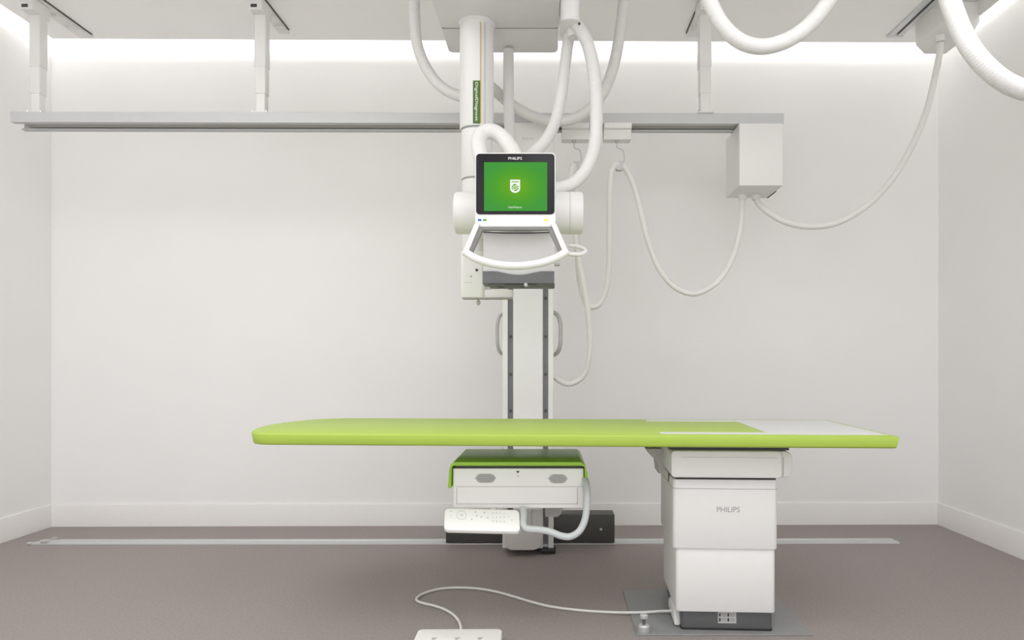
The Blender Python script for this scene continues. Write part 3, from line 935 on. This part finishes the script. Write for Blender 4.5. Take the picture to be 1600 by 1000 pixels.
top = obj('tabletop', b, 'green', t, 'lime green tabletop with a rounded head end', sharp=50)
# white inlay at the foot end
i0, i1, j0, j1 = 1.525, L - .022, .052, .745
ic, jc0, jc1 = 1.93, .125, .665
b = B()
b.prism([(i0 + .01, j0), (i1, j0), (i1, j1), (i0 + .01, j1), (i0, j1 - .01), (i0, jc1 + .01), (i0 + .01, jc1), (ic, jc1), (ic, jc0), (i0 + .01, jc0), (i0, jc0 - .01), (i0, j0 + .01)], TT, TT + .0012, 'Z', 0, TM)
obj('inlay', b, 'inlay', top, 'white pad inlaid at the foot end of the top')


def uv(x, d):
    return loc_uv(x, d)[0]


v0 = loc_uv(1130, 2.80)[1]
U0, U1 = uv(1052, 2.80), uv(1215, 2.79)
VB = v0 + .47
# head block under the top
hb = loc_uv(1130, 2.765)[1]
b = B()
b.vbox((uv(1049, 2.765), hb, PZ(747, 2.765)), (uv(1222, 2.755), VB, PZ(704.5, 2.765)), .016, .008, TM, axis='Y')
hb_o = obj('head_block', b, 'white', t)
b = B(); b.vbox((uv(1200, 2.78), hb + .025, PZ(746, 2.79)), (uv(1238, 2.78), VB, PZ(704, 2.79)), .03, .008, TM, axis='Y'); obj('end_cover', b, 'white', hb_o)
bd = 3.12
b = B(); b.prism([(uv(1060, bd), PZ(701, bd)), (uv(1009, bd), PZ(701, bd)), (uv(1013, bd), PZ(708, bd)), (uv(1027, bd), PZ(722, bd)), (uv(1029, bd), PZ(740, bd)), (uv(1060, bd), PZ(740, bd))], loc_uv(1030, bd)[1], VB + .02, 'Y', .004, TM); obj('rail_bracket', b, 'body_grey', hb_o)  # grey colour stands in for the shade on this flank of the pillar
b = B()
b.box((uv(1064, 2.765), hb - .0008, PZ(715, 2.765)), (uv(1215, 2.755), hb + .003, PZ(714.2, 2.765)), mat=TM)
b.box((uv(1223.5, 2.775), hb + .0235, PZ(745, 2.775)), (uv(1225, 2.775), hb + .03, PZ(714, 2.775)), mat=TM)
obj('seam', b, 'light_print', hb_o)
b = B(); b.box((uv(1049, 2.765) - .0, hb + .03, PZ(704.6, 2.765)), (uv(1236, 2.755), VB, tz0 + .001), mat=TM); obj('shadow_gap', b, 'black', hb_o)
b = B(); b.box((uv(1058, 2.79), v0 + .008, PZ(750, 2.79)), (uv(1213, 2.79), VB - .01, PZ(746.5, 2.79)), mat=TM); obj('gap_seal', b, 'black', hb_o)
# pillar stages
b = B(); b.vbox((U0, v0, PZ(858, 2.8)), (U1, VB, PZ(749.5, 2.8)), .016, .004, TM); uc = obj('upper_pillar', b, 'white', t)
b = B(); b.vbox((U0 - .0006, v0 - .0006, PZ(764.3, 2.8)), (U1 + .0006, VB, PZ(763.4, 2.8)), .0165, 0, TM); obj('seam', b, 'seam', uc)
b = B(); b.text('PHILIPS', PX(1156, 2.8) - PX(1120.5, 2.8), .0205, TM @ facing((uv(1138, 2.8), v0 - .0002, PZ(796, 2.8)))); obj('lettering', b, 'print', uc)
b = B(); b.box((U0 - .002, v0 + .13, PZ(752, 2.95)), (U0 + .004, v0 + .16, PZ(740, 2.95)), .001, mat=TM); obj('side_latch', b, 'dark_grey', uc)
b = B(); b.lathe([(.006, 0), (.006, -.004)], TM @ Vector((U0 + .001, v0 + .10, PZ(742, 2.9))), 'X', 10); obj('screw', b, 'dark_grey', uc)
k = .012
b = B(); b.vbox((U0 + k, v0 + .008, PZ(956.5, 2.81)), (U1 - .006, VB - .004, PZ(857, 2.8)), .016, .004, TM); lcx = obj('lower_pillar', b, 'white', t)
b = B(); b.vbox((U0 + .036, v0 + .03, .008), (U1 - .013, VB + .05, PZ(956, 2.81)), .012, .003, TM); bs = obj('base', b, 'dark_grey', t, 'dark grey base of the pillar')
b = B(); b.vbox((U0 + .034, v0 + .028, .0065), (U1 - .011, VB + .05, .014), .012, .001, TM); obj('base_seal', b, 'black', bs)
lz0, lz1 = PZ(975, 2.82), PZ(957.5, 2.82)
lu0, lu1 = uv(1122.5, 2.82), uv(1151, 2.82)
lv = v0 + .029
b = B(); b.box((lu0, lv, lz0), (lu1, lv + .004, lz1), mat=TM); obj('label_plate', b, 'label', bs, 'small pale label with four dark marks')
b2 = B()
for i in range(2):
    for j in range(2):
        uu, zz = lu0 + (lu1 - lu0) * (.06 + .46 * i), lz0 + (lz1 - lz0) * (.16 + .44 * j)
        b = B(); b.box((uu, lv - .0005, zz), (uu + .006, lv + .001, zz + .013), mat=TM); obj('label_mark', b, 'black', bs)
        b2 = B()
        for n_ in range(3):
            b2.box((uu + .010, lv - .0005, zz + .0005 + n_ * .005), (uu + .029, lv + .001, zz + .0028 + n_ * .005), mat=TM)
        obj('label_lines', b2, 'print', bs)
b = B()
cov = []
for k_ in range(13):
    a = math.pi * k_ / 12
    cov.append((v0 + .17 + .11 * math.cos(a), .012 + .068 * math.sin(a)))
b.prism(cov, U0 + .012, U0 + .037, 'X', .006, TM); obj('cord_cover', b, 'bright', bs, 'white domed cord cover')

# ------------------------------------------------------------------ floor plate and bolt
t = thing('floor_plate', 'grey steel plate on the floor under the table pillar', 'plate', (.68, 3.06, 0))
b = B(); b.box((.338, 2.785, 0), (1.013, 3.333, .006), .0012, 1); obj('plate', b, 'plate', t)
bp = Vector((PX(1006, 2.81), 2.81, .006))
b = B(); b.lathe([(.021, 0), (.022, .002), (.022, .024), (.017, .029)], bp, 'Z', 24); bo = obj('levelling_bolt', b, 'alu_raw', t, 'steel levelling bolt')
b = B(); b.lathe([(.0065, .025), (.0065, .058)], bp, 'Z', 14); obj('stud', b, 'dark_grey', bo)
b = B(); b.lathe([(.012, .052), (.016, .055), (.016, .065), (.011, .069)], bp, 'Z', 20); obj('bolt_head', b, 'alu_raw', bo)

# ------------------------------------------------------------------ foot switch
fz = .042
fy = (H - fz) * F / (982 - CY)
fx0, fx1 = PX(654, fy), PX(785, fy)
t = thing('foot_switch', 'white floor foot switch at the front edge of the floor', 'foot switch', ((fx0 + fx1) / 2, fy - .1, 0))
FM = Matrix.Translation(((fx0 + fx1) / 2, fy, 0)) @ Matrix.Rotation(math.radians(.6), 4, 'Z')
hw = (fx1 - fx0) / 2
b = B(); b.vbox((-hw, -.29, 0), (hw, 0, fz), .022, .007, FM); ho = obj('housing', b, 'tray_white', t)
for k_ in (-1, 0, 1):
    c0 = k_ * .083
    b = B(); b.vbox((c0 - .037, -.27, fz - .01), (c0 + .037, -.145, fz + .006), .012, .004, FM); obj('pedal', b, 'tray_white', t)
    b = B()
    for n_ in range(3):
        b.box((c0 - .009, -.097 - n_ * .007, fz - .0002), (c0 + .009 - n_ * .003, -.0935 - n_ * .007, fz + .0006), mat=FM)
    obj('pedal_symbol', b, 'print', ho)
cz = .0062


def G(x, y, z=cz):
    d_ = (H - z) * F / (y - CY)
    return Vector((PX(x, d_), d_, z))


cw_ = TM @ Vector((U0 + .016, v0 + .17, .03))
path = [FM @ Vector((.0, -.006, .022)), FM @ Vector((.0, .02, .02)), G(717, 971), G(708, 960.5), G(695, 952.5), G(678, 946.5), G(663, 943), G(653.5, 940), G(650.5, 936.5), G(655, 931), G(668, 925), G(688, 920), G(712, 918.3), G(742, 919.3), G(772, 924), G(802, 932), G(832, 941), G(862, 948), G(900, 953), G(940, 956), G(975, 957.2, .0125), G(1010, 956.6, .0145), G(1032, 955, .018), cw_]
b = B(); b.tube(path, .0056, 12, .01); obj('cord', b, 'cable', t, 'thin white cord winding to the table base')
b = B(); b.sweep([FM @ Vector((0, -.004, .022)), FM @ Vector((0, .018, .021))], .009, 12); obj('cord_sleeve', b, 'cable', t)

# ------------------------------------------------------------------ world, camera, view
w = bpy.data.worlds.new('World')
sc.world = w
w.use_nodes = True
w.node_tree.nodes['Background'].inputs['Color'].default_value = (1.0, 1.0, 1.0, 1)
# added fill light through the room's cut end: bright round the horizon, softer above
wn = w.node_tree
wt = wn.nodes.new('ShaderNodeTexCoord')
wx = wn.nodes.new('ShaderNodeSeparateXYZ')
wr = wn.nodes.new('ShaderNodeMapRange')
wr.inputs['From Min'].default_value = .22
wr.inputs['From Max'].default_value = .55
wr.inputs['To Min'].default_value = 2.0
wr.inputs['To Max'].default_value = .7
wn.links.new(wt.outputs['Generated'], wx.inputs['Vector'])
wn.links.new(wx.outputs['Z'], wr.inputs['Value'])
wn.links.new(wr.outputs['Result'], wn.nodes['Background'].inputs['Strength'])

cam = bpy.data.cameras.new('Camera')
co = bpy.data.objects.new('Camera', cam)
COL.objects.link(co)
cam.sensor_fit = 'HORIZONTAL'
cam.sensor_width = 36
cam.lens = 36 * F / 1600
cam.shift_x = (800 - CX) / 1600
cam.shift_y = (CY - 500) / 1600
cam.clip_start = .05
co.location = (0, 0, H)
co.rotation_euler = (R90, 0, 0)
sc.camera = co
sc.view_settings.view_transform = 'Standard'
sc.view_settings.look = 'None'
sc.view_settings.gamma = 1
sc.view_settings.exposure = -0.05
sc.view_settings.use_curve_mapping = False
sc.cycles.use_denoising = True
sc.cycles.max_bounces = 12
sc.cycles.diffuse_bounces = 8
